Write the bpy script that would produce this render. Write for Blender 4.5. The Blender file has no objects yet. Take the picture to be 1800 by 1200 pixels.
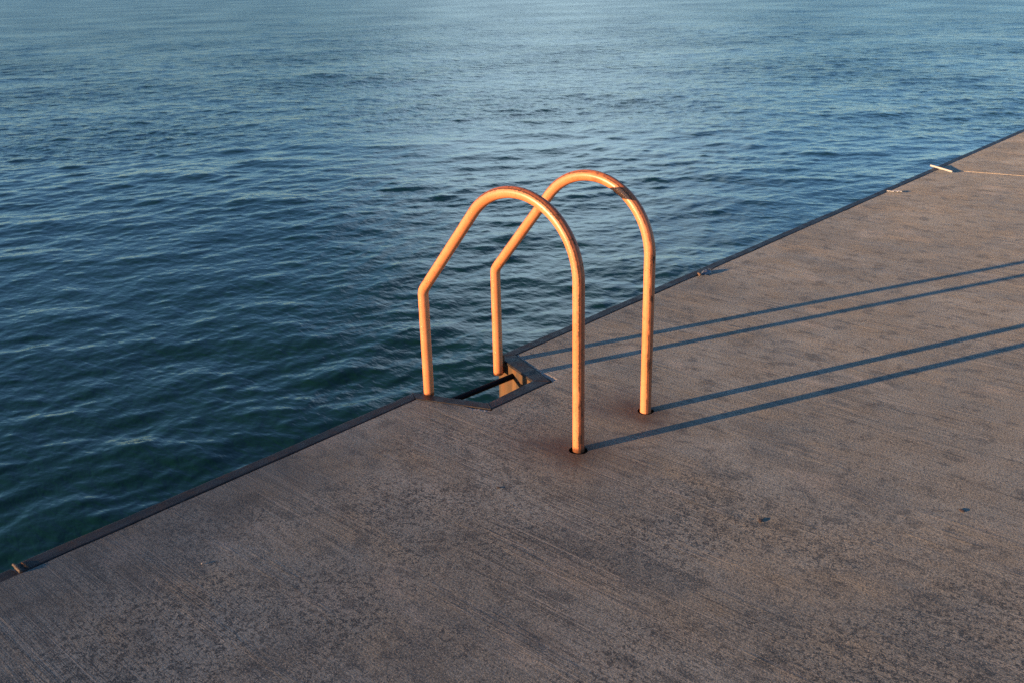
import bpy, bmesh, math, random
import numpy as np
from mathutils import Vector, Matrix
from mathutils.geometry import delaunay_2d_cdt

random.seed(7)
rng = np.random.default_rng(11)
scene = bpy.context.scene
col = scene.collection
R = math.radians

# ------------------------------------------------------------------ measures (metres, deck top is z = 0)
CAM = Vector((-2.4326, -1.9246, 1.62))
PITCH, ROLL, YAW, FPX = 0.3692, -0.0253, 0.7432, 1697.86
WATER_Z = -0.95
RAIL_GAP = 0.4186          # distance between the two handrails
PIPE = 0.0211              # handrail pipe radius
EDGE_IN, EDGE_OUT = 0.778, 0.840
SUN_ELEV, SUN_AZ = R(6.8), math.pi - 0.4168   # the sun stands in this direction

# ------------------------------------------------------------------ helpers
def tag(o, label=None, cat=None, group=None, kind=None):
    if label: o['label'] = label
    if cat: o['category'] = cat
    if group: o['group'] = group
    if kind: o['kind'] = kind
    return o

def link(name, me, mats=(), parent=None, smooth=False):
    o = bpy.data.objects.new(name, me)
    col.objects.link(o)
    for m in (mats if isinstance(mats, (list, tuple)) else [mats]):
        me.materials.append(m)
    if parent: o.parent = parent
    if smooth:
        me.polygons.foreach_set('use_smooth', [True] * len(me.polygons))
    return o

def mesh_obj(name, verts, faces, mats=(), parent=None, smooth=False):
    me = bpy.data.meshes.new(name)
    me.from_pydata([tuple(v) for v in verts], [], faces)
    me.update()
    return link(name, me, mats, parent, smooth)

def bm_obj(name, bm, mats=(), parent=None, smooth=False):
    me = bpy.data.meshes.new(name)
    bm.to_mesh(me); bm.free()
    return link(name, me, mats, parent, smooth)

def empty(name, loc):
    o = bpy.data.objects.new(name, None)
    o.empty_display_size = 0.1
    o.location = loc
    col.objects.link(o)
    return o

def sweep(path, radius, sides=32, ref=Vector((1, 0, 0)), caps=True, squash=1.0):
    """tube along a path; returns verts, faces, uvs (u = angle / turn, v = metres)"""
    n = len(path); V = []; F = []; UV = {}
    length = 0.0; L = [0.0]
    for i in range(1, n):
        length += (path[i] - path[i-1]).length; L.append(length)
    rad = radius if hasattr(radius, '__len__') else [radius] * n
    for i, p in enumerate(path):
        t = (path[min(i+1, n-1)] - path[max(i-1, 0)]).normalized()
        a = (ref - ref.dot(t) * t).normalized()
        b = t.cross(a).normalized()
        for k in range(sides):
            q = 2 * math.pi * k / sides
            V.append(p + (a * math.cos(q) * squash + b * math.sin(q)) * rad[i])
    for i in range(n - 1):
        for k in range(sides):
            k2 = (k + 1) % sides
            F.append((i*sides+k, i*sides+k2, (i+1)*sides+k2, (i+1)*sides+k))
            UV[len(F)-1] = [(k/sides, L[i]), ((k+1)/sides, L[i]), ((k+1)/sides, L[i+1]), (k/sides, L[i+1])]
    if caps:
        F.append(tuple(reversed(range(sides)))); UV[len(F)-1] = [(0, 0)] * sides
        F.append(tuple((n-1)*sides + k for k in range(sides))); UV[len(F)-1] = [(0, length)] * sides
    return V, F, UV

def tube_obj(name, path, radius, mat, parent=None, sides=32, ref=Vector((1, 0, 0)), squash=1.0):
    V, F, UV = sweep(path, radius, sides, ref, True, squash)
    me = bpy.data.meshes.new(name)
    me.from_pydata([tuple(v) for v in V], [], F)
    uvl = me.uv_layers.new(name='UVMap')
    for p in me.polygons:
        for li, uv in zip(p.loop_indices, UV[p.index]):
            uvl.data[li].uv = uv
    me.update()
    o = link(name, me, mat, parent, True)
    return o

# ------------------------------------------------------------------ material helpers
class NT:
    def __init__(self, name):
        self.m = bpy.data.materials.new(name); self.m.use_nodes = True
        self.t = self.m.node_tree; self.t.nodes.clear()
        self.out = self.n('ShaderNodeOutputMaterial'); self.b = self.n('ShaderNodeBsdfPrincipled')
        self.l(self.b.outputs[0], self.out.inputs[0])
        tc = self.n('ShaderNodeTexCoord'); self.obj = tc.outputs['Object']; self.uv = tc.outputs['UV']
    def n(self, t): return self.t.nodes.new(t)
    def l(self, a, b): self.t.links.new(a, b)
    def set(self, sock, v):
        if hasattr(v, 'is_output'): self.l(v, sock)
        else: sock.default_value = v
    def mapv(self, scale=(1, 1, 1), loc=(0, 0, 0), rot=(0, 0, 0), src=None):
        m = self.n('ShaderNodeMapping')
        m.inputs['Scale'].default_value = scale; m.inputs['Location'].default_value = loc; m.inputs['Rotation'].default_value = rot
        self.l(src or self.obj, m.inputs[0]); return m.outputs[0]
    def noise(self, vec, scale=1.0, detail=4, rough=0.55, dist=0.0, color=False):
        n = self.n('ShaderNodeTexNoise'); self.l(vec, n.inputs['Vector'])
        n.inputs['Scale'].default_value = scale; n.inputs['Detail'].default_value = detail
        n.inputs['Roughness'].default_value = rough; n.inputs['Distortion'].default_value = dist
        return n.outputs[1 if color else 0]
    def voro(self, vec, scale, feature='F1', rnd=1.0):
        n = self.n('ShaderNodeTexVoronoi'); n.feature = feature; self.l(vec, n.inputs['Vector'])
        n.inputs['Scale'].default_value = scale; n.inputs['Randomness'].default_value = rnd
        return n.outputs['Distance']
    def rng(self, v, a, b, c=0.0, d=1.0, smooth=True):
        n = self.n('ShaderNodeMapRange'); n.interpolation_type = 'SMOOTHSTEP' if smooth else 'LINEAR'
        self.set(n.inputs[0], v)
        n.inputs[1].default_value = a; n.inputs[2].default_value = b; n.inputs[3].default_value = c; n.inputs[4].default_value = d
        return n.outputs[0]
    def math(self, op, a, b=0.0, clamp=False):
        n = self.n('ShaderNodeMath'); n.operation = op; n.use_clamp = clamp
        self.set(n.inputs[0], a); self.set(n.inputs[1], b); return n.outputs[0]
    def mix(self, f, a, b, mode='MIX'):
        n = self.n('ShaderNodeMix'); n.data_type = 'RGBA'; n.blend_type = mode
        self.set(n.inputs[0], f)
        for s, v in ((n.inputs[6], a), (n.inputs[7], b)):
            if hasattr(v, 'is_output'): self.l(v, s)
            else: s.default_value = (*v[:3], 1)
        return n.outputs[2]
    def sep(self, v):
        n = self.n('ShaderNodeSeparateXYZ'); self.l(v, n.inputs[0]); return n.outputs
    def bump(self, h, strength, dist, normal=None):
        n = self.n('ShaderNodeBump'); n.inputs['Strength'].default_value = strength; n.inputs['Distance'].default_value = dist
        self.l(h, n.inputs['Height'])
        if normal: self.l(normal, n.inputs['Normal'])
        return n.outputs[0]
    def dist(self, p, scale=(1, 1, 1)):
        """distance to a point in object space"""
        s = self.n('ShaderNodeVectorMath'); s.operation = 'SUBTRACT'; self.l(self.obj, s.inputs[0]); s.inputs[1].default_value = p
        m = self.n('ShaderNodeVectorMath'); m.operation = 'MULTIPLY'; self.l(s.outputs[0], m.inputs[0]); m.inputs[1].default_value = scale
        q = self.n('ShaderNodeVectorMath'); q.operation = 'LENGTH'; self.l(m.outputs[0], q.inputs[0]); return q.outputs['Value']
    def done(self, color=None, rough=None, normal=None, spec=None, metal=None):
        for k, v in (('Base Color', color), ('Roughness', rough), ('Normal', normal), ('Specular IOR Level', spec), ('Metallic', metal)):
            if v is None: continue
            if k == 'Base Color' and not hasattr(v, 'is_output'): v = (*v[:3], 1)
            self.set(self.b.inputs[k], v)
        return self.m

# ------------------------------------------------------------------ materials
def mat_deck():
    t = NT('broomed_concrete')
    # broom strokes run along Y (towards the water)
    wob = t.noise(t.mapv(), 2.2, 2, .5, color=True)
    line_a = t.noise(t.mapv((420, 2.6, 1)), 1, 2, .6)
    line_b = t.noise(t.mapv((170, .8, 1), (3, 1, 0)), 1, 4, .7)
    brush = t.rng(t.noise(t.mapv((1, .5, 1), (2, 4, 0)), 1.9, 3, .55), .40, .62, .42, 1)    # where the strokes survive the wear
    grain = t.noise(t.mapv((1, .7, 1)), 250, 4, .75)
    grit = t.noise(t.mapv(), 130, 4, .7)
    pits = t.voro(t.mapv(), 105)
    big = t.noise(t.mapv((1, .8, 1), (4, 2, 0)), 1.3, 5, .6)
    mid = t.noise(t.mapv((1, .7, 1), (9, 5, 0)), 6, 6, .68)
    c = t.mix(t.rng(big, .36, .64), CONC_A, CONC_B)
    c = t.mix(t.rng(mid, .42, .66), c, CONC_C)
    warm = t.noise(t.mapv((1.3, .55, 1), (1, 8, 0)), 2.6, 6, .65)
    c = t.mix(t.rng(warm, .48, .70, 0, .65), c, CONC_W)
    # lichen and dirt: small dark flecks, denser in patches
    fl = t.noise(t.mapv((1, .8, 1), (0, 3, 0)), 74, 2.5, .6, 1.0)
    sx, sy, _z = t.sep(t.obj)
    west = t.rng(t.math('ADD', sx, t.math('MULTIPLY', t.math('SUBTRACT', big, .5), 1.6)), -.2, .9, 1, .14)
    patch = t.noise(t.mapv((1, 1, 1), (7, 7, 0)), 1.35, 4, .6)
    fleck = t.math('MULTIPLY', t.rng(fl, .505, .575), t.math('MULTIPLY', t.rng(patch, .38, .58, .12, 1), west))
    c = t.mix(t.math('MULTIPLY', fleck, .90), c, (.030, .036, .038))
    fl2 = t.noise(t.mapv((1, .7, 1), (2, 9, 0)), 13, 6, .66, .4)
    c = t.mix(t.rng(fl2, .52, .64, 0, .60), c, CONC_D)
    blot = t.noise(t.mapv((1, .8, 1), (5, 1, 0)), 2.3, 6, .66)
    c = t.mix(t.rng(blot, .50, .68, 0, .50), c, (.075, .085, .088))
    pale = t.noise(t.mapv((1, .6, 1), (8, 3, 2)), 4.2, 5, .6)
    c = t.mix(t.rng(pale, .56, .72, 0, .45), c, CONC_L)
    fl3 = t.noise(t.mapv((1, .8, 1), (6, 2, 0)), 125, 3, .6, .2)
    c = t.mix(t.rng(fl3, .52, .63, 0, .6), c, CONC_D)
    bundle = t.rng(t.noise(t.mapv((9, 1.3, 1), (4, 4, 0)), 1, 4, .65), .55, .68)
    line_c = t.noise(t.mapv((230, 1.9, 1), (9, 1, 0)), 1, 3, .65)
    c = t.mix(t.math('MULTIPLY', bundle, t.rng(line_c, .53, .62, 0, .6)), c, CONC_D)
    c = t.mix(t.math('MULTIPLY', bundle, t.rng(line_c, .36, .45, .55, 0)), c, CONC_L)
    # a few dark pinholes left by air bubbles
    ph = t.voro(t.mapv((1, .8, 1), (1, 1, 0)), 17)
    c = t.mix(t.rng(t.math('ADD', ph, t.math('MULTIPLY', fl3, .05)), .075, .105, .75, 0), c, (.03, .03, .03))
    c = t.mix(t.math('MULTIPLY', brush, t.rng(line_a, .50, .62, 0, .9)), c, CONC_D)
    c = t.mix(t.math('MULTIPLY', brush, t.rng(line_b, .57, .66, 0, .75)), c, CONC_D)
    c = t.mix(t.math('MULTIPLY', brush, t.rng(line_b, .33, .42, .7, 0)), c, CONC_L)
    c = t.mix(t.rng(grain, .50, .66, 0, .62), c, CONC_D)
    c = t.mix(t.rng(grain, .34, .48, .7, 0), c, CONC_L)
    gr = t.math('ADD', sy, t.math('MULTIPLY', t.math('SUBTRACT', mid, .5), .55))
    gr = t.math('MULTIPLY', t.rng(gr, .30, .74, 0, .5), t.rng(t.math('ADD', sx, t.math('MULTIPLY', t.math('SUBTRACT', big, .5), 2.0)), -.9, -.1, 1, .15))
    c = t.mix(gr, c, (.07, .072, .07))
    # rust wash round the two sockets, with a ragged rim
    for (x, y, s) in ((0.0, 0.0, .11), (RAIL_GAP, 0.0, .10)):
        d = t.dist((x - .022, y + .020, 0), (1, .72, 1))
        d = t.math('ADD', d, t.math('MULTIPLY', t.math('SUBTRACT', mid, .5), .34))
        d = t.math('ADD', d, t.math('MULTIPLY', t.math('SUBTRACT', fl, .5), .06))
        st = t.math('MULTIPLY', t.rng(d, .022, s * 1.25, .97, 0), t.rng(fl, .40, .58, .72, 1))
        c = t.mix(st, c, STAIN)
        c = t.mix(t.rng(d, .03, s * 2.6, .55, 0), c, (.105, .064, .042))
    nb = t.bump(t.math('MULTIPLY', line_a, brush), .45, .0013)
    nb = t.bump(t.math('MULTIPLY', line_b, brush), .45, .0028, nb)
    nb = t.bump(t.math('ADD', grit, t.math('MULTIPLY', grain, .6)), .6, .0030, nb)
    nb = t.bump(t.math('MULTIPLY', line_c, bundle), .6, .0035, nb)
    nb = t.bump(t.rng(pits, .0, .12), .25, .0012, nb)
    t.b.inputs['Diffuse Roughness'].default_value = 1.0
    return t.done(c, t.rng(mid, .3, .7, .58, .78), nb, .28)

CONC_A, CONC_B = (.226, .219, .186), (.310, .299, .254)
CONC_C, CONC_W = (.245, .226, .184), (.350, .277, .178)
CONC_D, CONC_L = (.042, .046, .046), (.480, .415, .340)
STAIN = (.055, .035, .024)

def mat_raw_concrete(name, a, b):
    t = NT(name)
    n = t.noise(t.mapv(), 60, 5, .7); g = t.noise(t.mapv(), 260, 3, .7)
    c = t.mix(t.rng(n, .35, .65), a, b)
    c = t.mix(t.rng(g, .55, .7, 0, .5), c, (.12, .1, .09))
    nb = t.bump(t.math('ADD', n, g), .9, .006)
    return t.done(c, .9, nb, .2)

def mat_quay_wall():
    t = NT('stained_quay_wall')
    v = t.noise(t.mapv((26, 26, 1.6)), 1, 5, .6)
    n = t.noise(t.mapv(), 22, 5, .65); g = t.noise(t.mapv(), 190, 3, .7)
    c = t.mix(t.rng(v, .35, .66), (.165, .088, .038), (.085, .052, .027))
    c = t.mix(t.rng(n, .5, .68, 0, .7), c, (.15, .055, .018))
    c = t.mix(t.rng(v, .60, .70, 0, .65), c, (.07, .06, .05))
    z = t.sep(t.obj)[2]
    wet = t.math('ADD', z, t.math('MULTIPLY', t.math('SUBTRACT', n, .5), .25))
    c = t.mix(t.rng(wet, -.62, -.5, .9, 0), c, (.025, .035, .022))
    nb = t.bump(t.math('ADD', n, t.math('MULTIPLY', g, .6)), .5, .006)
    return t.done(c, .8, nb, .3)

def mat_steel():
    t = NT('tarred_steel_edging')
    n = t.noise(t.mapv((6, 30, 30)), 1, 5, .65); g = t.noise(t.mapv(), 170, 4, .7)
    s = t.noise(t.mapv(), 14, 5, .65)
    c = t.mix(t.rng(n, .35, .65), (.013, .010, .010), (.028, .022, .021))
    c = t.mix(t.rng(s, .55, .70, 0, .65), c, (.060, .034, .024))
    c = t.mix(t.rng(g, .56, .70, 0, .6), c, (.10, .086, .076))
    nb = t.bump(t.math('ADD', g, n), .4, .0025)
    return t.done(c, t.rng(s, .3, .7, .45, .68), nb, .3)

def mat_rust(name='rusty_steel'):
    t = NT(name)
    n = t.noise(t.mapv(), 70, 5, .7); g = t.noise(t.mapv(), 320, 3, .7)
    c = t.mix(t.rng(n, .35, .65), (.075, .035, .02), (.20, .085, .035))
    c = t.mix(t.rng(g, .55, .7, 0, .6), c, (.03, .02, .018))
    return t.done(c, .8, t.bump(t.math('ADD', n, g), .6, .003), .3)

def mat_orange(name, band_v=None, base_rust=True, length=2.0, seed=0.0, heavy=1.0, foot=0.0, side=0.0):
    """weathered orange paint; UV.x runs round the pipe (.75 = outer side), UV.y along it in metres"""
    t = NT(name)
    u, v, _ = t.sep(t.uv)
    n = t.noise(t.mapv(loc=(seed, seed, 0)), 34, 5, .68)
    fine = t.noise(t.mapv(loc=(seed, 0, 0)), 150, 4, .65)
    slow = t.noise(t.mapv(loc=(0, seed, 0)), 6, 4, .6)
    c = t.mix(t.rng(slow, .35, .65), ORANGE_A, ORANGE_B)
    c = t.mix(t.rng(n, .56, .74, 0, .35), c, (.60, .13, .035))
    # outer side of the bend: rubbed by hands, faded red then bare rust
    du = t.math('ABSOLUTE', t.math('SUBTRACT', u, .75))
    w = t.math('ADD', du, t.math('MULTIPLY', t.math('SUBTRACT', n, .5), .17))
    red = t.rng(w, .115, .150, .85 * heavy, 0)
    c = t.mix(red, c, t.mix(t.rng(fine, .42, .6), (.36, .085, .032), (.22, .050, .022)))
    # ragged line of bare rust at one flank of the rubbed strip
    du2 = t.math('ABSOLUTE', t.math('SUBTRACT', u, .624))
    w2 = t.math('ADD', du2, t.math('MULTIPLY', t.math('SUBTRACT', fine, .5), .075))
    where = t.rng(t.noise(t.mapv(loc=(seed * 2, 3, 0)), 4.5, 3, .6), .40, .50)
    line = t.math('MULTIPLY', t.rng(w2, .014, .028, 1, 0), where)
    c = t.mix(t.math('MULTIPLY', line, .97 * heavy, True), c, RUST)
    # chips and scuffs
    ch = t.rng(t.noise(t.mapv(loc=(seed, 5, 0)), 120, 3, .6), .66, .69)
    c = t.mix(t.math('MULTIPLY', ch, .9), c, RUST)
    chm = t.math('MULTIPLY', t.rng(t.noise(t.mapv((1, 1, .45), loc=(5, seed, 0)), 40, 6, .72), .57, .60), t.rng(w, .10, .24, 1, 0))
    c = t.mix(t.math('MULTIPLY', chm, .92), c, RUST)
    scuff = t.rng(t.noise(t.mapv((1, 1, .5), loc=(seed, 2, 1)), 75, 5, .7),   .57, .64, 0, .55)
    c = t.mix(scuff, c, (.42, .15, .065))
    if band_v:
        e = t.math('MULTIPLY', t.math('SUBTRACT', n, .5), .022)
        vv = t.math('ADD', v, e)
        inb = t.math('MULTIPLY', t.rng(vv, band_v[0], band_v[0] + .002), t.rng(vv, band_v[1] - .002, band_v[1], 1, 0))
        c = t.mix(t.math('MULTIPLY', inb, .55), c, t.mix(t.rng(n, .50, .62), (.52, .17, .05), (.14, .055, .03)))
    # corroded foot of each leg
    if base_rust:
        z = t.sep(t.obj)[2]
        zz = t.math('ADD', z, t.math('MULTIPLY', t.math('SUBTRACT', n, .5), .05))
        c = t.mix(t.rng(zz, -.004 + foot, .008 + foot, .85, 0), c, RUST)
        uw = t.math('PINGPONG', u, .5)     # 0 on the side that faces the recess wall
        c = t.mix(t.math('MULTIPLY', t.rng(t.math('ADD', uw, t.math('MULTIPLY', t.math('SUBTRACT', n, .5), .2)), .12, .17, 1, 0), t.rng(zz, .03, .06, .95 * side, 0)), c, RUST)
    nb = t.bump(n, .06, .003)
    return t.done(c, t.math('ADD', t.rng(red, 0, 1, .34, .5), t.math('MULTIPLY', t.math('MAXIMUM', line, t.math('MAXIMUM', ch, chm)), .35)), nb, .5)

ORANGE_A, ORANGE_B = (.74, .278, .122), (.68, .232, .090)
RUST = (.085, .034, .016)

def mat_plain(name, c, rough=.6, spec=.4, scale=60, amt=.25, bump=.3, bd=.003):
    t = NT(name)
    n = t.noise(t.mapv(), scale, 5, .65)
    cc = t.mix(t.rng(n, .35, .68, 0, 1), c, tuple(x * (1 - amt) for x in c))
    return t.done(cc, rough, t.bump(n, bump, bd), spec)

def mat_water():
    t = NT('sea_water')
    a = t.mapv((11, 5.5, 1), rot=(0, 0, -R(46)))
    r1 = t.noise(a, 1.3, 2, .5, .3)
    r2 = t.noise(a, 3.7, 3, .55, .3)
    nb = t.bump(r1, .22, .030)
    nb = t.bump(r2, .16, .011, nb)
    at = t.n('ShaderNodeAttribute'); at.attribute_name = 'ripple'      # far off, the short waves live in the bump
    r3 = t.noise(t.mapv((3.2, 2.2, 1), rot=(0, 0, -R(50))), 1.0, 3, .6, .3)
    b3 = t.n('ShaderNodeBump'); b3.inputs['Distance'].default_value = .16
    t.l(t.math('MULTIPLY', at.outputs['Fac'], 14.0, True), b3.inputs['Strength']); t.l(r3, b3.inputs['Height']); t.l(nb, b3.inputs['Normal'])
    nb = b3.outputs[0]
    slow = t.noise(t.mapv(), .22, 3, .5)
    c = t.mix(t.rng(slow, .35, .65), WATER_A, WATER_B)
    t.b.inputs['IOR'].default_value = 1.333
    ro = t.math('SQRT', t.math('ADD', t.math('MULTIPLY', at.outputs['Fac'], .62), .003))
    return t.done(c, ro, nb, .5)

WATER_A, WATER_B = (.0026, .0235, .0125), (.0046, .0300, .0150)

M_DECK = mat_deck()
M_WALL = mat_quay_wall()
M_RAW = mat_raw_concrete('broken_concrete', (.52, .45, .38), (.34, .29, .24))
M_SOCK = mat_plain('dark_socket', (.02, .016, .013), .9, .2)
M_STEEL = mat_steel()
M_RUST = mat_rust()
M_BLACK = mat_plain('black_rung', (.004, .004, .0045), .7, .15, 40, .4, .3, .002)
M_WATER = mat_water()

# ------------------------------------------------------------------ concrete deck
A_in, B_in, C_in, D_in = (-.074, EDGE_IN), (.045, .474), (.412, .466), (.536, EDGE_IN)
A_out, B_out, C_out, D_out = (-.038, EDGE_OUT), (.081, .528), (.363, .534), (.474, EDGE_OUT)

def lerp2(a, b, t): return (a[0] + (b[0] - a[0]) * t, a[1] + (b[1] - a[1]) * t)

FOOT = {}
def ragged(a, b, n, f, noise=.0038):
    """points from a to b, each pushed f(t) metres to the right of the walk"""
    dx, dy = b[0] - a[0], b[1] - a[1]; L = math.hypot(dx, dy); nx, ny = dy / L, -dx / L
    out = []
    for i in range(1, n):
        t = i / n; p = lerp2(a, b, t); s = f(t)
        if s: s = max(0, s + random.uniform(-noise, noise))
        out.append((p[0] + nx * s, p[1] + ny * s))
        if s > .003: FOOT[(round(out[-1][0], 5), round(out[-1][1], 5))] = (p[0] + nx * s * random.uniform(.02, .25), p[1] + ny * s * random.uniform(.02, .25))
    return out

JX0, JX1 = 5.705, 5.705 + .19 * 30    # the slab joint runs slightly askew
def joint_x(y): return 5.705 + (EDGE_IN - y) * .175

def hump(t, c, w, h): 
    q = abs(t - c) / w
    return h * (1 - q * q) if q < 1 else 0

def build_slab(name, outline, holes, wall_out, mats, ledge=-.012, depth=-2.2):
    """outline: the top's rim in walking order; the wet side has a ledge for the steel edging and a wall below it"""
    pts = [Vector(p) for p in outline]; n = len(pts)
    edges = [(i, (i + 1) % n) for i in range(n)]
    cons = list(edges); hole_ranges = []
    for (cx, cy, r, k) in holes:
        s = len(pts)
        for i in range(k):
            a = -2 * math.pi * i / k
            rr = r * (1 + .05 * math.sin(3 * a + cx * 9) + random.uniform(-.02, .02))
            pts.append(Vector((cx + rr * math.cos(a), cy + rr * math.sin(a))))
        cons += [(s + i, s + (i + 1) % k) for i in range(k)]
        hole_ranges.append((s, k, (cx, cy, r)))
    vs, es, fs, ov, oe, of = delaunay_2d_cdt(pts, cons, [], 0, 1e-6)
    def inside(p, poly):
        c = False; j = len(poly) - 1
        for i in range(len(poly)):
            a, b = poly[i], poly[j]
            if (a[1] > p[1]) != (b[1] > p[1]) and p[0] < (b[0] - a[0]) * (p[1] - a[1]) / (b[1] - a[1]) + a[0]: c = not c
            j = i
        return c
    V = [(v.x, v.y, 0.0) for v in vs]; F = []; MI = []
    hp = [[tuple(pts[s + i]) for i in range(k)] for s, k, _ in hole_ranges]
    for f in fs:
        c = sum((vs[i] for i in f), Vector((0, 0))) / len(f)
        if not inside(c, outline) or any(inside(c, h) for h in hp): continue
        f = list(f)
        a, b, d = vs[f[0]], vs[f[1]], vs[f[2]]
        if (b - a).cross(d - a) < 0: f.reverse()
        F.append(tuple(f)); MI.append(0)
    # rim of the slab: short broken face down to the ledge
    def add(p): V.append(p); return len(V) - 1
    bot = [add((*FOOT.get((round(p[0], 5), round(p[1], 5)), p), ledge if (round(p[0], 5), round(p[1], 5)) not in FOOT else (-.0012 - random.uniform(0, .0010) if p[0] < .2 else -.0035 - random.uniform(0, .0025)))) for p in outline]
    top = [add((p[0], p[1], 0)) for p in outline]
    for i in range(n):
        j = (i + 1) % n
        F.append((top[i], top[j], bot[j], bot[i])); MI.append(1)
    for s, k, (cx, cy, r) in hole_ranges:
        ring = [tuple(pts[s + i]) for i in range(k)]
        t0 = [add((p[0], p[1], 0)) for p in ring]
        t1 = [add((cx + (p[0] - cx) * .93, cy + (p[1] - cy) * .93, -.05)) for p in ring]
        for i in range(k):
            j = (i + 1) % k
            F.append((t0[i], t0[j], t1[j], t1[i])); MI.append(2)
        F.append(tuple(reversed(t1))); MI.append(2)
    return V, F, MI

def deck_object(name, outline, holes, wet_out, z=0.0):
    V, F, MI = build_slab(name, outline, holes, None, None)
    # ledge + wall on the wet side
    wet_in, wet = wet_out
    def add(p): V.append(p); return len(V) - 1
    LZ = -.0125
    a = [add((*p, LZ)) for p in wet_in]; b = [add((*p, LZ)) for p in wet]; c = [add((*p, -2.4)) for p in wet]
    b2 = [add((*p, LZ)) for p in wet]
    for i in range(len(wet) - 1):
        F.append((a[i], a[i+1], b[i+1], b[i])); MI.append(1)
        F.append((b2[i], b2[i+1], c[i+1], c[i])); MI.append(3)
    me = bpy.data.meshes.new(name)
    me.from_pydata(V, [], F); me.update()
    o = link(name, me, [M_DECK, M_RAW, M_SOCK, M_WALL])
    me.polygons.foreach_set('material_index', MI)
    o.location.z = z
    tag(o, kind='structure')
    return o

FARX, BACKY = 45.0, -30.0
chip_near = lambda t: hump(t, .90, .15, .020) + hump(t, .76, .10, .012)
chip_far = lambda t: hump(t, .10, .26, .030)
out = [(-30, EDGE_IN)]
# straight run with a little wander of the rim
for i in range(1, 60):
    x = -6 + i * .1
    if x > -.1: break
    out.append((x, EDGE_IN - abs(random.gauss(0, .0012))))
out.append(A_in)
out += ragged(A_in, B_in, 42, chip_near)
out.append((B_in[0] - .004, B_in[1] - .006))
out += ragged(B_in, C_in, 30, lambda t: hump(t, .97, .10, .006))
out.append((C_in[0] + .006, C_in[1] - .006))
out += ragged(C_in, D_in, 42, chip_far)
out.append(D_in)
for i in range(1, 60):
    x = .55 + i * .088
    if x > 5.65: break
    out.append((x, EDGE_IN - abs(random.gauss(0, .0014)) - hump(x, 2.10, .07, .012)))
out.append((5.700, EDGE_IN))
out.append((joint_x(BACKY) - .005, BACKY))
out.append((-30, BACKY))
out = [tuple(p) for p in reversed(out)]
wet_out = [(-30, EDGE_OUT - .004), (A_out[0] - .004, EDGE_OUT - .004), (B_out[0] - .004, B_out[1] - .004), (C_out[0] + .004, C_out[1] - .004), (D_out[0] + .004, EDGE_OUT - .004), (5.70, EDGE_OUT - .004)]
wet_in = [(-30, .70), (-.13, .70), (-.0, .43), (.45, .42), (.58, .70), (5.70, .70)]
deck_object('concrete_deck', out, [(0, 0, .034, 40), (RAIL_GAP, 0, .032, 40)], (wet_in, wet_out))
out2 = [(FARX, EDGE_IN), (5.708, EDGE_IN), (joint_x(BACKY), BACKY), (FARX + 6, BACKY)]
deck_object('concrete_deck', [tuple(p) for p in out2], [], ([(5.70, .70), (FARX, .70)], [(5.70, EDGE_OUT - .004), (FARX, EDGE_OUT - .004)]), .0032)

# ------------------------------------------------------------------ steel edging
def edging(name, inner, outer, z0=.0, drop=.045, thick=.012, label=None, waver=.0, rim=.0124):
    """plate between two polylines with a rounded nosing; prof = (t across, z)"""
    prof = [(.0, -thick), (.0, -.001), (.035, .0015), (.09, .002), (.5, .002), (1 - rim / .062, .002)]
    for q in (15, 30, 45, 60, 75, 90):
        prof.append((1 - rim / .062 * (1 - math.sin(R(q))), .002 - rim * (1 - math.cos(R(q)))))
    prof += [(1.0, -drop), (.86, -drop), (.86, -thick)]
    V, F = [], []
    k = len(prof)
    for j, (a, b) in enumerate(zip(inner, outer)):
        for (t, z) in prof:
            dz = waver * math.sin(j * 1.7) if t < .9 else 0
            V.append((a[0] + (b[0] - a[0]) * t, a[1] + (b[1] - a[1]) * t, z + z0 + dz))
    for j in range(len(inner) - 1):
        for i in range(k):
            i2 = (i + 1) % k
            F.append((j*k+i, j*k+i2, (j+1)*k+i2, (j+1)*k+i))
    F.append(tuple(range(k))); F.append(tuple((len(inner)-1)*k + i for i in reversed(range(k))))
    o = mesh_obj(name, V, F, M_STEEL)
    bm = bmesh.new(); bm.from_mesh(o.data); bmesh.ops.recalc_face_normals(bm, faces=bm.faces); bm.to_mesh(o.data); bm.free()
    tag(o, label, 'edging', 'steel edging along the quay')
    return o

G = .0045   # dark joint between plate and concrete
def straight(x0, x1, n):
    xs = np.linspace(x0, x1, n)
    return [(x, EDGE_IN + G + .0012 * math.sin(x * 5.1) + random.uniform(-.001, .001)) for x in xs], [(x, EDGE_OUT + .0015 * math.sin(x * 3.7 + 1) + .001 * math.sin(x * 11) + random.uniform(-.0014, .0014)) for x in xs]
i_, o_ = straight(-30, -1.652, 60)
edging('edge_plate', i_, o_, -.007, label='dark steel edge plate in the lower left corner, beyond the lit joint')
i_, o_ = straight(-1.640, -.10, 40)
i_.append((A_in[0] - .002, EDGE_IN + G)); o_.append((A_out[0] - .002, EDGE_OUT))
left_plate = edging('edge_plate', i_, o_, 0, label='long dark steel edge plate running from the lit joint to the ladder recess')
i_, o_ = straight(.56, 5.70, 90)
i_.insert(0, (D_in[0] + .003, EDGE_IN + G)); o_.insert(0, (D_out[0] + .003, EDGE_OUT))
edging('edge_plate', i_, o_, 0, label='sky-lit steel edge plate running from the ladder recess to the white strip')
i_, o_ = straight(5.706, FARX, 120)
edging('edge_plate', i_, o_, .0015, label='farthest steel edge plate, past the slab joint at the right border')

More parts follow.
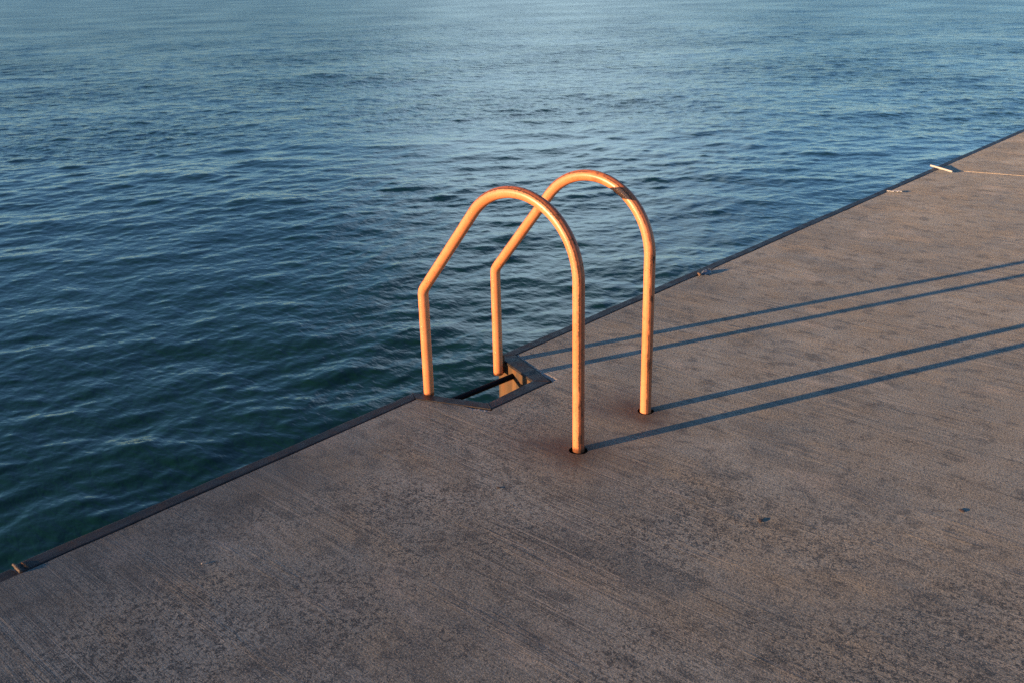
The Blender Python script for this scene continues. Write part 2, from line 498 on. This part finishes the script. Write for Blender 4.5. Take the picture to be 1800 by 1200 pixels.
def shrink(p, q, g=G):   # move p towards q by g
    d = math.hypot(q[0]-p[0], q[1]-p[1]); return lerp2(p, q, g / d)
frame_in, frame_out = [], []
cin = [shrink(A_in, A_out), shrink(B_in, B_out, .006), shrink(C_in, C_out, .006), shrink(D_in, D_out)]
cout = [A_out, B_out, C_out, D_out]
for s in range(3):
    for q in np.linspace(0, 1, 9)[: (9 if s == 2 else 8)]:
        frame_in.append(lerp2(cin[s], cin[s+1], q)); frame_out.append(lerp2(cout[s], cout[s+1], q))
frame = edging('recess_frame', frame_in, frame_out, .0004, drop=.0085, thick=.0085, rim=.004, label='dark steel frame round the ladder recess in the quay edge')
frame['group'] = 'steel edging along the quay'
# weld seams at the two inner mitres
for a, b in ((cin[1], cout[1]), (cin[2], cout[2])):
    P = [Vector((*lerp2(a, b, q), .0024 + .0003 * math.sin(q * 40))) for q in np.linspace(.06, .9, 24)]
    tube_obj('weld_seam', P, [.0013 + random.uniform(-.0004, .0004) for _ in P], M_STEEL, frame, 10, Vector((0, 0, 1)))
# weld bead on the end of the left plate
P = [Vector((-1.642 + random.uniform(-.001, .001), y, .0035 + random.uniform(-.001, .0015))) for y in np.linspace(EDGE_IN + .002, EDGE_OUT - .004, 16)]
tube_obj('weld_bead', P, [.0052 + random.uniform(-.0012, .001) for _ in P], mat_plain('scraped_weld', (.10, .06, .04), .6, .5, 200, .6, .6), left_plate, 10, Vector((0, 0, 1)))
P = [Vector((-1.622 + random.uniform(-.0015, .0015), y, .0025 + random.uniform(-.001, .001))) for y in np.linspace(EDGE_IN + .01, EDGE_OUT - .012, 12)]
tube_obj('weld_bead', P, [.004 + random.uniform(-.001, .001) for _ in P], M_RUST, left_plate, 10, Vector((0, 0, 1)))

# ------------------------------------------------------------------ ladder
ladder = empty('quay_ladder', (0, 0, 0))
tag(ladder, 'orange painted ladder with two arched handrails standing in the recess of the quay edge', 'ladder')

def rail_path(x, L, Rr, z1, ze, zfoot):
    dx, dz = L - Rr, ze - z1
    th = math.atan2(dz, dx) + math.acos(min(1, Rr / math.hypot(dx, dz)))
    P = [Vector((x, 0, z)) for z in np.linspace(-.045, z1, 40)]
    for a in np.linspace(math.pi, th, 60)[1:]:
        P.append(Vector((x, Rr + Rr * math.cos(a), z1 + Rr * math.sin(a))))
    T = P[-1]; E = Vector((x, L, ze))
    d1 = (E - T).normalized(); d2 = Vector((0, 0, -1)); cut = .022
    S0, S1 = E - d1 * cut, E + d2 * cut
    for q in np.linspace(0, 1, 26)[1:]: P.append(T.lerp(S0, q))
    for q in np.linspace(0, 1, 9)[1:]:
        P.append((S0 * (1-q) + E * q) * (1-q) + (E * (1-q) + S1 * q) * q)
    for q in np.linspace(0, 1, 34)[1:]: P.append(S1.lerp(Vector((x, L, zfoot)), q))
    return P

M_OR1 = mat_orange('weathered_orange_paint', seed=1.3, heavy=1.0, foot=.008)
M_OR2 = mat_orange('weathered_orange_paint_patched', band_v=(1.02, 1.075), seed=4.1, heavy=.8, foot=-.045, side=1.0)
P1 = rail_path(0, .7798, .2734, .6247, .4434, -.004)
P2 = rail_path(RAIL_GAP, .7819, .2695, .6182, .4299, -.052)
r1 = tube_obj('handrail', P1, PIPE, M_OR1, ladder, 40)
r2 = tube_obj('handrail', P2, PIPE, M_OR2, ladder, 40)
r1['label'] = 'nearer handrail, with a long rust streak down its shore leg'
r2['label'] = 'farther handrail, with a worn brown patch on its bend'
# weld lugs that tie the water legs to the recess frame
def lug(parent, x0, x1, y, z0, z1, w):
    bm = bmesh.new()
    bmesh.ops.create_cube(bm, size=1)
    for v in bm.verts:
        v.co = Vector((x0 if v.co.x < 0 else x1, y + v.co.y * w, z0 if v.co.z < 0 else z1))
    bmesh.ops.bevel(bm, geom=bm.edges[:], offset=.002, segments=2, affect='EDGES')
    return bm_obj('weld_lug', bm, M_RUST, parent)
lug(r2, RAIL_GAP + .012, .452, .783, -.055, .030, .022)
# rung from wall to wall
zb = -.046
P = [Vector((-.006, .735, zb)), Vector((.10, .7285, zb)), Vector((.25, .7185, zb)), Vector((.40, .7085, zb)), Vector((.452, .7055, zb))]
PP = []
for a, b in zip(P[:-1], P[1:]): PP += [a.lerp(b, q) for q in np.linspace(0, 1, 8)[:-1]]
PP.append(P[-1])
rung = tube_obj('rung', PP, .0128, M_BLACK, ladder, 20, Vector((0, 0, 1)))

# ------------------------------------------------------------------ things lying on the deck
def blob(name, size, mat, loc, seed, label, cat, group=None, rz=0, amp=.25, sub=3):
    bm = bmesh.new()
    bmesh.ops.create_icosphere(bm, subdivisions=sub, radius=1)
    rr = random.Random(seed)
    dirs = [(Vector((rr.gauss(0, 1), rr.gauss(0, 1), rr.gauss(0, 1))).normalized(), rr.uniform(.4, .9)) for _ in range(9)]
    for v in bm.verts:
        p = v.co.copy()
        for d, h in dirs:
            s = p.dot(d)
            if s > h: p -= d * (s - h) * .85
        p *= 1 + amp * .15 * rr.uniform(-1, 1)
        v.co = Vector((p.x * size[0], p.y * size[1], p.z * size[2]))
    zmin = min(v.co.z for v in bm.verts)
    for v in bm.verts: v.co.z -= zmin
    o = bm_obj(name, bm, mat, None, True)
    o.location = loc; o.rotation_euler.z = rz
    return tag(o, label, cat, group)

M_STONE = mat_plain('dark_stone', (.085, .055, .042), .8, .3, 120, .5, .6)
M_STONE2 = mat_plain('brown_stone', (.11, .075, .060), .8, .3, 120, .5, .6)
M_TAN = mat_plain('tan_stone', (.22, .135, .09), .8, .3, 90, .4, .6)
M_WHITE = mat_plain('white_plastic', (.50, .46, .43), .45, .4, 30, .12, .15)
M_SCRAP = mat_plain('white_paper', (.62, .60, .57), .8, .2, 60, .15, .4)
M_GREY = mat_plain('grey_film', (.16, .17, .20), .4, .5, 70, .5, .5)

blob('pebble', (.011, .0085, .0022), M_STONE, (-.012, -.730, 0), 3, 'small dark pebble on the open concrete, right of and below the near handrail foot', 'pebble', 'loose pebbles on the deck', .4)
blob('pebble', (.011, .009, .0022), M_STONE2, (.441, -1.179, 0), 8, 'dark brown pebble near the right border, on open concrete', 'pebble', 'loose pebbles on the deck', 1.2)
blob('pebble', (.007, .006, .0016), M_STONE, (-.383, .036, 0), 14, 'tiny blackish pebble left of the near handrail foot', 'pebble', 'loose pebbles on the deck', 2.1)
blob('pebble', (.0042, .0035, .003), mat_plain('pale_stone', (.36, .32, .29), .8, .3), (-1.273, .407, 0), 21, 'tiny pale pebble on the concrete at lower left', 'pebble', 'loose pebbles on the deck', .3)
blob('stone', (.015, .012, .012), M_TAN, (2.045, .768, 0), 5, 'tan stone wedged at the inner rim of the sky-lit edge plate', 'stone', None, .8)

# crumpled grey film with loose threads beside the stone
bm = bmesh.new()
bmesh.ops.create_grid(bm, x_segments=26, y_segments=18, size=1)
rr = random.Random(4)
ph = [(rr.uniform(2, 9), rr.uniform(2, 9), rr.uniform(0, 6), rr.uniform(.2, 1)) for _ in range(9)]
for v in bm.verts:
    x, y = v.co.x, v.co.y
    h = sum(a * abs(math.sin(fx * x + fy * y + p)) for fx, fy, p, a in ph) / 5
    e = 1 - max(abs(x), abs(y)) ** 2
    v.co = Vector((x * .040 * (1 + .2 * math.sin(5 * y)), y * .022 * (1 + .25 * math.sin(4 * x + 1)), .002 + .022 * h * max(0, e)))
bmesh.ops.solidify(bm, geom=bm.faces[:], thickness=.0006)
film = bm_obj('crumpled_film', bm, M_GREY, None, True)
film.location = (2.105, .762, .001); film.rotation_euler.z = .1
tag(film, 'crumpled grey plastic scrap with pale threads lying beside the tan stone', 'litter')
for k in range(5):
    a0 = Vector((.02 + .012 * k, -.004 + .004 * k, .012))
    Pt = [a0 + Vector((.014 * q * (k % 3 + 1) * .7, -.012 * q + .004 * math.sin(5 * q + k), .008 * math.sin(3 * q + k) - .010 * q)) for q in np.linspace(0, 1.2, 12)]
    tube_obj('thread', Pt, .0007, M_GREY, film, 6, Vector((0, 0, 1)))

# bent white strip across the edge plate
P = []
for q in np.linspace(0, 1, 30):
    # q = 0: raised end over the water, q = 1: end lying on the concrete
    x = 5.712 - .092 * q + .010 * math.sin(math.pi * q); y = .852 - .207 * q
    P.append(Vector((x, y, .0105 + .013 * (1 - q) ** 1.5)))
strip = tube_obj('plastic_strip', P, .0072, M_WHITE, None, 16, Vector((1, 0, 0)), .55)
tag(strip, 'bent white plastic strip lying across the far edge plate by the slab joint', 'litter')

# torn white scrap
bm = bmesh.new()
bmesh.ops.create_grid(bm, x_segments=30, y_segments=8, size=1)
for v in bm.verts:
    x, y = v.co.x, v.co.y
    w = .011 * (1 + .45 * math.sin(3.1 * x + .6)) * (1 if x < .55 else max(.18, 1 - (x - .55) * 2.2))
    v.co = Vector((x * .052, y * w + .007 * math.sin(4 * x), .003 + .006 * abs(math.sin(5 * x + 2 * y)) + .004 * abs(math.sin(11 * x - 5 * y))))
bmesh.ops.solidify(bm, geom=bm.faces[:], thickness=.0008)
scrap = bm_obj('paper_scrap', bm, M_SCRAP, None, True)
scrap.location = (4.683, .735, 0); scrap.rotation_euler.z = R(-65)
tag(scrap, 'small torn white scrap lying on the concrete, nearer than the white strip', 'litter')

# ------------------------------------------------------------------ sea
def wave_tile(lam, n=512, waves=36, wind=0.0, spread=1.0, seed=0):
    """periodic height tile holding one octave of waves round the wavelength lam, unit rms slope"""
    g = np.random.default_rng(seed)
    size = lam * waves
    k1 = np.fft.fftfreq(n, size / n) * 2 * np.pi
    kx, ky = np.meshgrid(k1, k1, indexing='ij')
    k = np.hypot(kx, ky); k0 = 2 * np.pi / lam
    with np.errstate(divide='ignore', invalid='ignore'):
        lg = np.log2(np.where(k > 0, k, 1e-9) / k0)
        amp = np.exp(-(lg / .55) ** 2) * np.where(k > 0, k, 1e9) ** -2.0
        ang = np.arctan2(ky, kx) - wind
        d = np.abs(np.cos(ang)) ** (2 * spread)
    spec = amp * np.sqrt(d) * (g.normal(size=(n, n)) + 1j * g.normal(size=(n, n)))
    spec[0, 0] = 0
    h = np.real(np.fft.ifft2(spec))
    sx = np.real(np.fft.ifft2(spec * 1j * kx)); sy = np.real(np.fft.ifft2(spec * 1j * ky))
    s = np.sqrt((sx ** 2 + sy ** 2).mean())
    return h / s, size

def sample(tile, size, x, y, rot, off):
    n = tile.shape[0]
    c, s = math.cos(rot), math.sin(rot)
    u = ((c * x + s * y) / size + off[0]) % 1.0 * n; v = ((-s * x + c * y) / size + off[1]) % 1.0 * n
    i = np.floor(u).astype(int); j = np.floor(v).astype(int); fu = u - i; fv = v - j
    fu = fu * fu * (3 - 2 * fu) * .35 + fu * .65; fv = fv * fv * (3 - 2 * fv) * .35 + fv * .65
    i %= n; j %= n; i2 = (i + 1) % n; j2 = (j + 1) % n
    return tile[i, j] * (1-fu) * (1-fv) + tile[i2, j] * fu * (1-fv) + tile[i, j2] * (1-fu) * fv + tile[i2, j2] * fu * fv

WIND = R(52)          # waves run roughly towards the viewer
BANDS = [(9.0, .003), (4.5, .006), (2.3, .013), (1.25, .021), (.66, .032), (.35, .039), (.18, .037), (.09, .028)]

def build_sea():
    hgt = CAM.z - WATER_Z
    rs = [1.6]
    while rs[-1] < 6000:
        r = rs[-1]; rs.append(r + min(max(.0125, .34 * r * r / (hgt * 966)), r * .12))
    rs = np.array(rs)
    az = np.concatenate([np.arange(-14, 6, .5), np.arange(6, 79, .06), np.arange(79, 200, .6)]) * math.pi / 180
    rr_, aa = np.meshgrid(rs, az, indexing='ij')
    x = CAM.x + rr_ * np.cos(aa); y = CAM.y + rr_ * np.sin(aa)
    dr = np.gradient(rs)[:, None] * np.ones_like(rr_)
    da = (np.gradient(az)[None, :] * rr_)
    spc = np.maximum(dr, da)
    z = np.zeros_like(x); lost = np.zeros_like(x)
    # slow gusts make some patches rougher than others
    t0, s0 = wave_tile(7.0, 256, 16, 0, .0, 99)
    gust = sample(t0 / t0.std(), s0, x, y, .3, (.2, .7))
    for q, (lam, slope) in enumerate(BANDS):
        tile, size = wave_tile(lam, 512, 40 if lam > .5 else 48, WIND, (.35 if lam > 2 else .8) if lam > 1 else .65, 20 + q)
        fade = np.clip((lam / spc - 1.3) / 1.4, 0, 1)
        amp = slope * (1 + (.16 if lam < 1 else .06) * np.clip(gust, -1.6, 1.8))
        hh = sample(tile, size, x, y, .13 * (q - 3), (.37 * q % 1, .61 * q % 1))
        sd = tile.std()
        hh = hh + .16 * (hh * hh / sd - sd)          # peaked crests, flat troughs
        z += fade * amp * hh; lost += ((1 - fade ** 2) * amp ** 2)
    V = np.stack([x, y, z], -1).reshape(-1, 3).astype(np.float32)
    nr, na = x.shape
    idx = np.arange(nr * na).reshape(nr, na)
    quads = np.stack([idx[:-1, :-1], idx[1:, :-1], idx[1:, 1:], idx[:-1, 1:]], -1).reshape(-1, 4)
    me = bpy.data.meshes.new('sea')
    me.vertices.add(len(V)); me.vertices.foreach_set('co', V.ravel())
    me.loops.add(quads.size); me.loops.foreach_set('vertex_index', quads.ravel().astype(np.int32))
    me.polygons.add(len(quads))
    me.polygons.foreach_set('loop_start', np.arange(0, quads.size, 4, dtype=np.int32))
    me.polygons.foreach_set('use_smooth', np.ones(len(quads), dtype=bool))
    me.update(calc_edges=True)
    at = me.attributes.new('ripple', 'FLOAT', 'POINT')      # slope of the waves too short for the mesh
    at.data.foreach_set('value', np.sqrt(lost).ravel().astype(np.float32))
    o = link('sea', me, M_WATER)
    me.polygons.foreach_set('use_smooth', np.ones(len(quads), dtype=bool))
    o.location.z = WATER_Z
    tag(o, kind='structure')
    print('sea verts', len(V))
build_sea()

# ------------------------------------------------------------------ light
world = bpy.data.worlds.new('World'); scene.world = world; world.use_nodes = True
wt = world.node_tree; wt.nodes.clear(); ADDED_CLOUD = .75
sky = wt.nodes.new('ShaderNodeTexSky'); sky.sky_type = 'NISHITA'; sky.sun_disc = False
sky.sun_elevation = SUN_ELEV; sky.sun_rotation = math.pi / 2 - SUN_AZ
sky.air_density = .80; sky.dust_density = .0; sky.ozone_density = 3.1
bg = wt.nodes.new('ShaderNodeBackground'); wo = wt.nodes.new('ShaderNodeOutputWorld')
bg.inputs[1].default_value = .13
# pale cloud bank, unseen, added so its reflection brightens the far water
wc = wt.nodes.new('ShaderNodeTexCoord')
dt = wt.nodes.new('ShaderNodeVectorMath'); dt.operation = 'DISTANCE'
mp = wt.nodes.new('ShaderNodeMapping'); mp.inputs['Scale'].default_value = (1, 1, .75)
wt.links.new(wc.outputs['Generated'], mp.inputs[0]); wt.links.new(mp.outputs[0], dt.inputs[0])
CA, CE = YAW - .06, R(13)
dt.inputs[1].default_value = (math.cos(CA) * math.cos(CE), math.sin(CA) * math.cos(CE), math.sin(CE) * .75)
cn = wt.nodes.new('ShaderNodeTexNoise'); cn.inputs['Scale'].default_value = 5; cn.inputs['Detail'].default_value = 5
cm_ = wt.nodes.new('ShaderNodeMapping'); cm_.inputs['Scale'].default_value = (1, 1, 3); wt.links.new(wc.outputs['Generated'], cm_.inputs[0]); wt.links.new(cm_.outputs[0], cn.inputs['Vector'])
ad = wt.nodes.new('ShaderNodeMath'); ad.operation = 'MULTIPLY_ADD'; wt.links.new(cn.outputs[0], ad.inputs[0]); ad.inputs[1].default_value = -.28; wt.links.new(dt.outputs['Value'], ad.inputs[2])
mr = wt.nodes.new('ShaderNodeMapRange'); mr.interpolation_type = 'SMOOTHSTEP'; wt.links.new(ad.outputs[0], mr.inputs[0])
mr.inputs[1].default_value = -.14; mr.inputs[2].default_value = .12; mr.inputs[3].default_value = ADDED_CLOUD; mr.inputs[4].default_value = 0
mc = wt.nodes.new('ShaderNodeMix'); mc.data_type = 'RGBA'; wt.links.new(mr.outputs[0], mc.inputs[0])
wt.links.new(sky.outputs[0], mc.inputs[6]); mc.inputs[7].default_value = (4.3, 5.9, 7.0, 1)
wt.links.new(mc.outputs[2], bg.inputs[0]); wt.links.new(bg.outputs[0], wo.inputs[0])

ld = bpy.data.lights.new('sun', 'SUN'); ld.energy = 5.0; ld.angle = R(.5); ld.color = (1, .615, .31)
sun = bpy.data.objects.new('sun', ld); col.objects.link(sun)
sd = Vector((math.cos(SUN_AZ) * math.cos(SUN_ELEV), math.sin(SUN_AZ) * math.cos(SUN_ELEV), math.sin(SUN_ELEV)))
sun.rotation_euler = sd.to_track_quat('Z', 'Y').to_euler(); sun.location = sd * 20

# ------------------------------------------------------------------ camera
fw = Vector((math.cos(YAW) * math.cos(PITCH), math.sin(YAW) * math.cos(PITCH), -math.sin(PITCH)))
rt = Vector((math.sin(YAW), -math.cos(YAW), 0)); up = rt.cross(fw)
r2_ = rt * math.cos(ROLL) + up * math.sin(ROLL); u2_ = -rt * math.sin(ROLL) + up * math.cos(ROLL)
cd = bpy.data.cameras.new('camera'); cam = bpy.data.objects.new('camera', cd); col.objects.link(cam)
cam.matrix_world = Matrix(((r2_.x, u2_.x, -fw.x, CAM.x), (r2_.y, u2_.y, -fw.y, CAM.y), (r2_.z, u2_.z, -fw.z, CAM.z), (0, 0, 0, 1)))
cd.sensor_width = 36; cd.sensor_fit = 'HORIZONTAL'; cd.lens = 36 * FPX / 1800
cd.clip_start = .05; cd.clip_end = 20000
cd.dof.use_dof = True; cd.dof.focus_distance = 3.55; cd.dof.aperture_fstop = 8
scene.camera = cam

vs_ = scene.view_settings
vs_.view_transform = 'Standard'; vs_.look = 'None'; vs_.gamma = 1; vs_.use_curve_mapping = False
vs_.exposure = 1.08
scene.cycles.max_bounces = 6
scene.cycles.use_denoising = False
